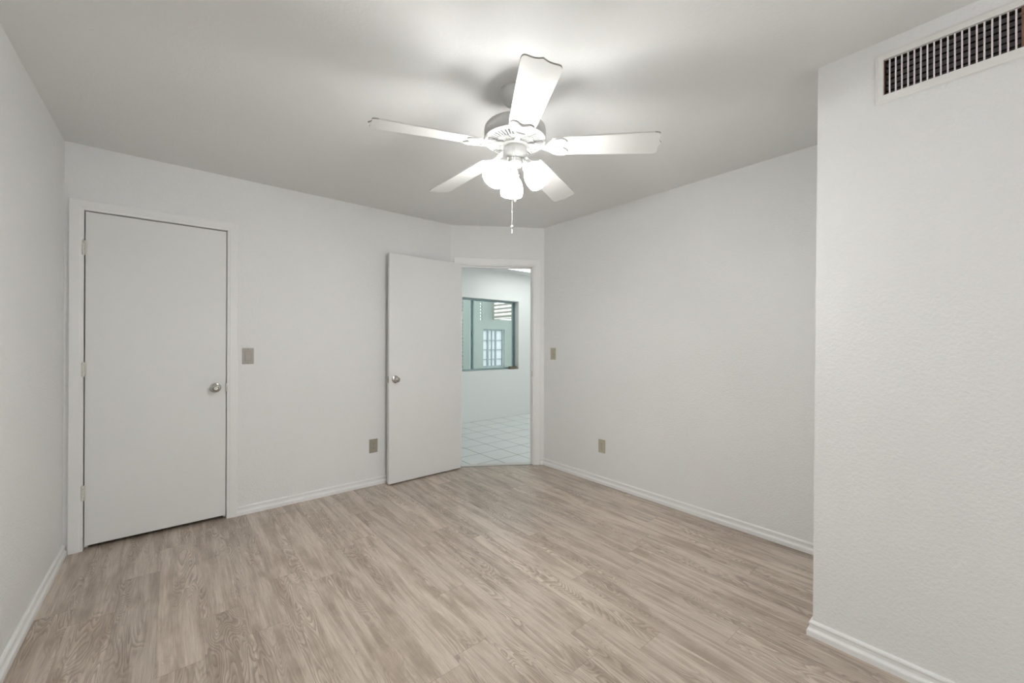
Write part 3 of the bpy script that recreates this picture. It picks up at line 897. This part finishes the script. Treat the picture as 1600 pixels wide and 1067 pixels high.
o = link('sill_stone', bm, M['sillthing'], None, smooth=True)
tag(o, 'small rounded olive-brown object at the right end of the window sill', 'ornament')

bm = bmesh.new()
px0, px1, py0, py1 = 3.80, 5.02, 4.33, 4.94
grid_wall(bm, px0, px1, py0, py1, [(px0 + 0.012, px1 - 0.012, py0 + 0.012, py1 - 0.012)], lambda u, v, t: (u, v, t), H - 0.030, H)
lp = link('ceiling_light', bm, M['ventwhite'])
bm = bmesh.new(); box(bm, px0 + 0.012, px1 - 0.012, py0 + 0.012, py1 - 0.012, H - 0.026, H - 0.004)
link('diffuser', bm, M['panel'], lp)
tag(lp, 'bright flat light on the ceiling of the tiled room', 'ceiling light')

# ------------------------------------------------------------------ patio outside the window
bm = bmesh.new(); box(bm, 2.0, 9.0, Y2 + 0.16, 9.5, -0.12, -0.02)
struct('ground', bm, M['concrete'], 'concrete patio outside the window', 'ground')
YP = 8.5
holes = []
zz_ = 0.62
while zz_ < 2.3:                                   # column of small square openings at the left
    if zz_ < 1.83 or zz_ > 1.98: holes.append((5.435, 5.500, zz_, zz_ + 0.058))
    zz_ += 0.088
for k in range(6): holes.append((6.025, 6.080, 1.83 + k * 0.08, 1.83 + k * 0.08 + 0.050))
for j in range(3):
    for i in range(3): holes.append((6.44 + i * 0.065, 6.475 + i * 0.065, 1.40 + j * 0.085 + 0.03, 1.44 + j * 0.085 + 0.03))
holes = [h for h in holes if not (h[0] > 6.3 and h[2] < 1.6)]
holes += [(6.12, 6.82, 0.60, 1.60), (6.46, 7.10, 1.86, 2.62)]
bm = bmesh.new()
grid_wall(bm, 3.2, 7.2, -0.02, 2.62, holes, lambda u, v, t: (u, t, v), YP, YP + 0.06)
pw = link('patio_screen', bm, M['outwall'])
tag(pw, 'grey-green patio screen with columns of small square openings outside the window', 'screen')
# gridded white window across the patio
bm = bmesh.new()
wh = []
cols = [(6.145, 6.30), (6.345, 6.44), (6.46, 6.56), (6.60, 6.79)]
rows_ = [(0.64, 0.80), (0.82, 1.05), (1.07, 1.30), (1.32, 1.56)]
for c0, c1 in cols:
    for r0, r1 in rows_: wh.append((c0, c1, r0, r1))
grid_wall(bm, 6.12, 6.82, 0.60, 1.60, wh, lambda u, v, t: (u, t, v), YP + 0.065, YP + 0.095)
gw = link('patio_window', bm, M['outframe'])
tag(gw, 'white window divided by a grid of bars across the patio', 'window')
bm = bmesh.new(); box(bm, 6.13, 6.81, YP + 0.100, YP + 0.108, 0.61, 1.59)
link('curtain', bm, M['outblind'], gw)
# slatted side shade with bright gaps
bm = bmesh.new()
gaps = [(7.50, 8.46, 2.245 - k * 0.098, 2.290 - k * 0.098) for k in range(4)] + [(7.50, 8.46, 1.868, 1.884)]
grid_wall(bm, 7.4, 8.499, 1.845, 2.5, gaps, lambda u, v, t: (6.43 + t, u, v), 0, 0.02)
o = link('slatted_wing', bm, M['slatw'], pw); o['label'] = 'tan slats with bright gaps'
bm = bmesh.new(); box(bm, 2.2, 6.2, Y2 + 0.16, 6.60, 2.34, 2.42)
pr_ = link('patio_cover', bm, M['outwall']); tag(pr_, 'flat grey-green patio cover fixed to the outside of the window wall', 'patio cover')
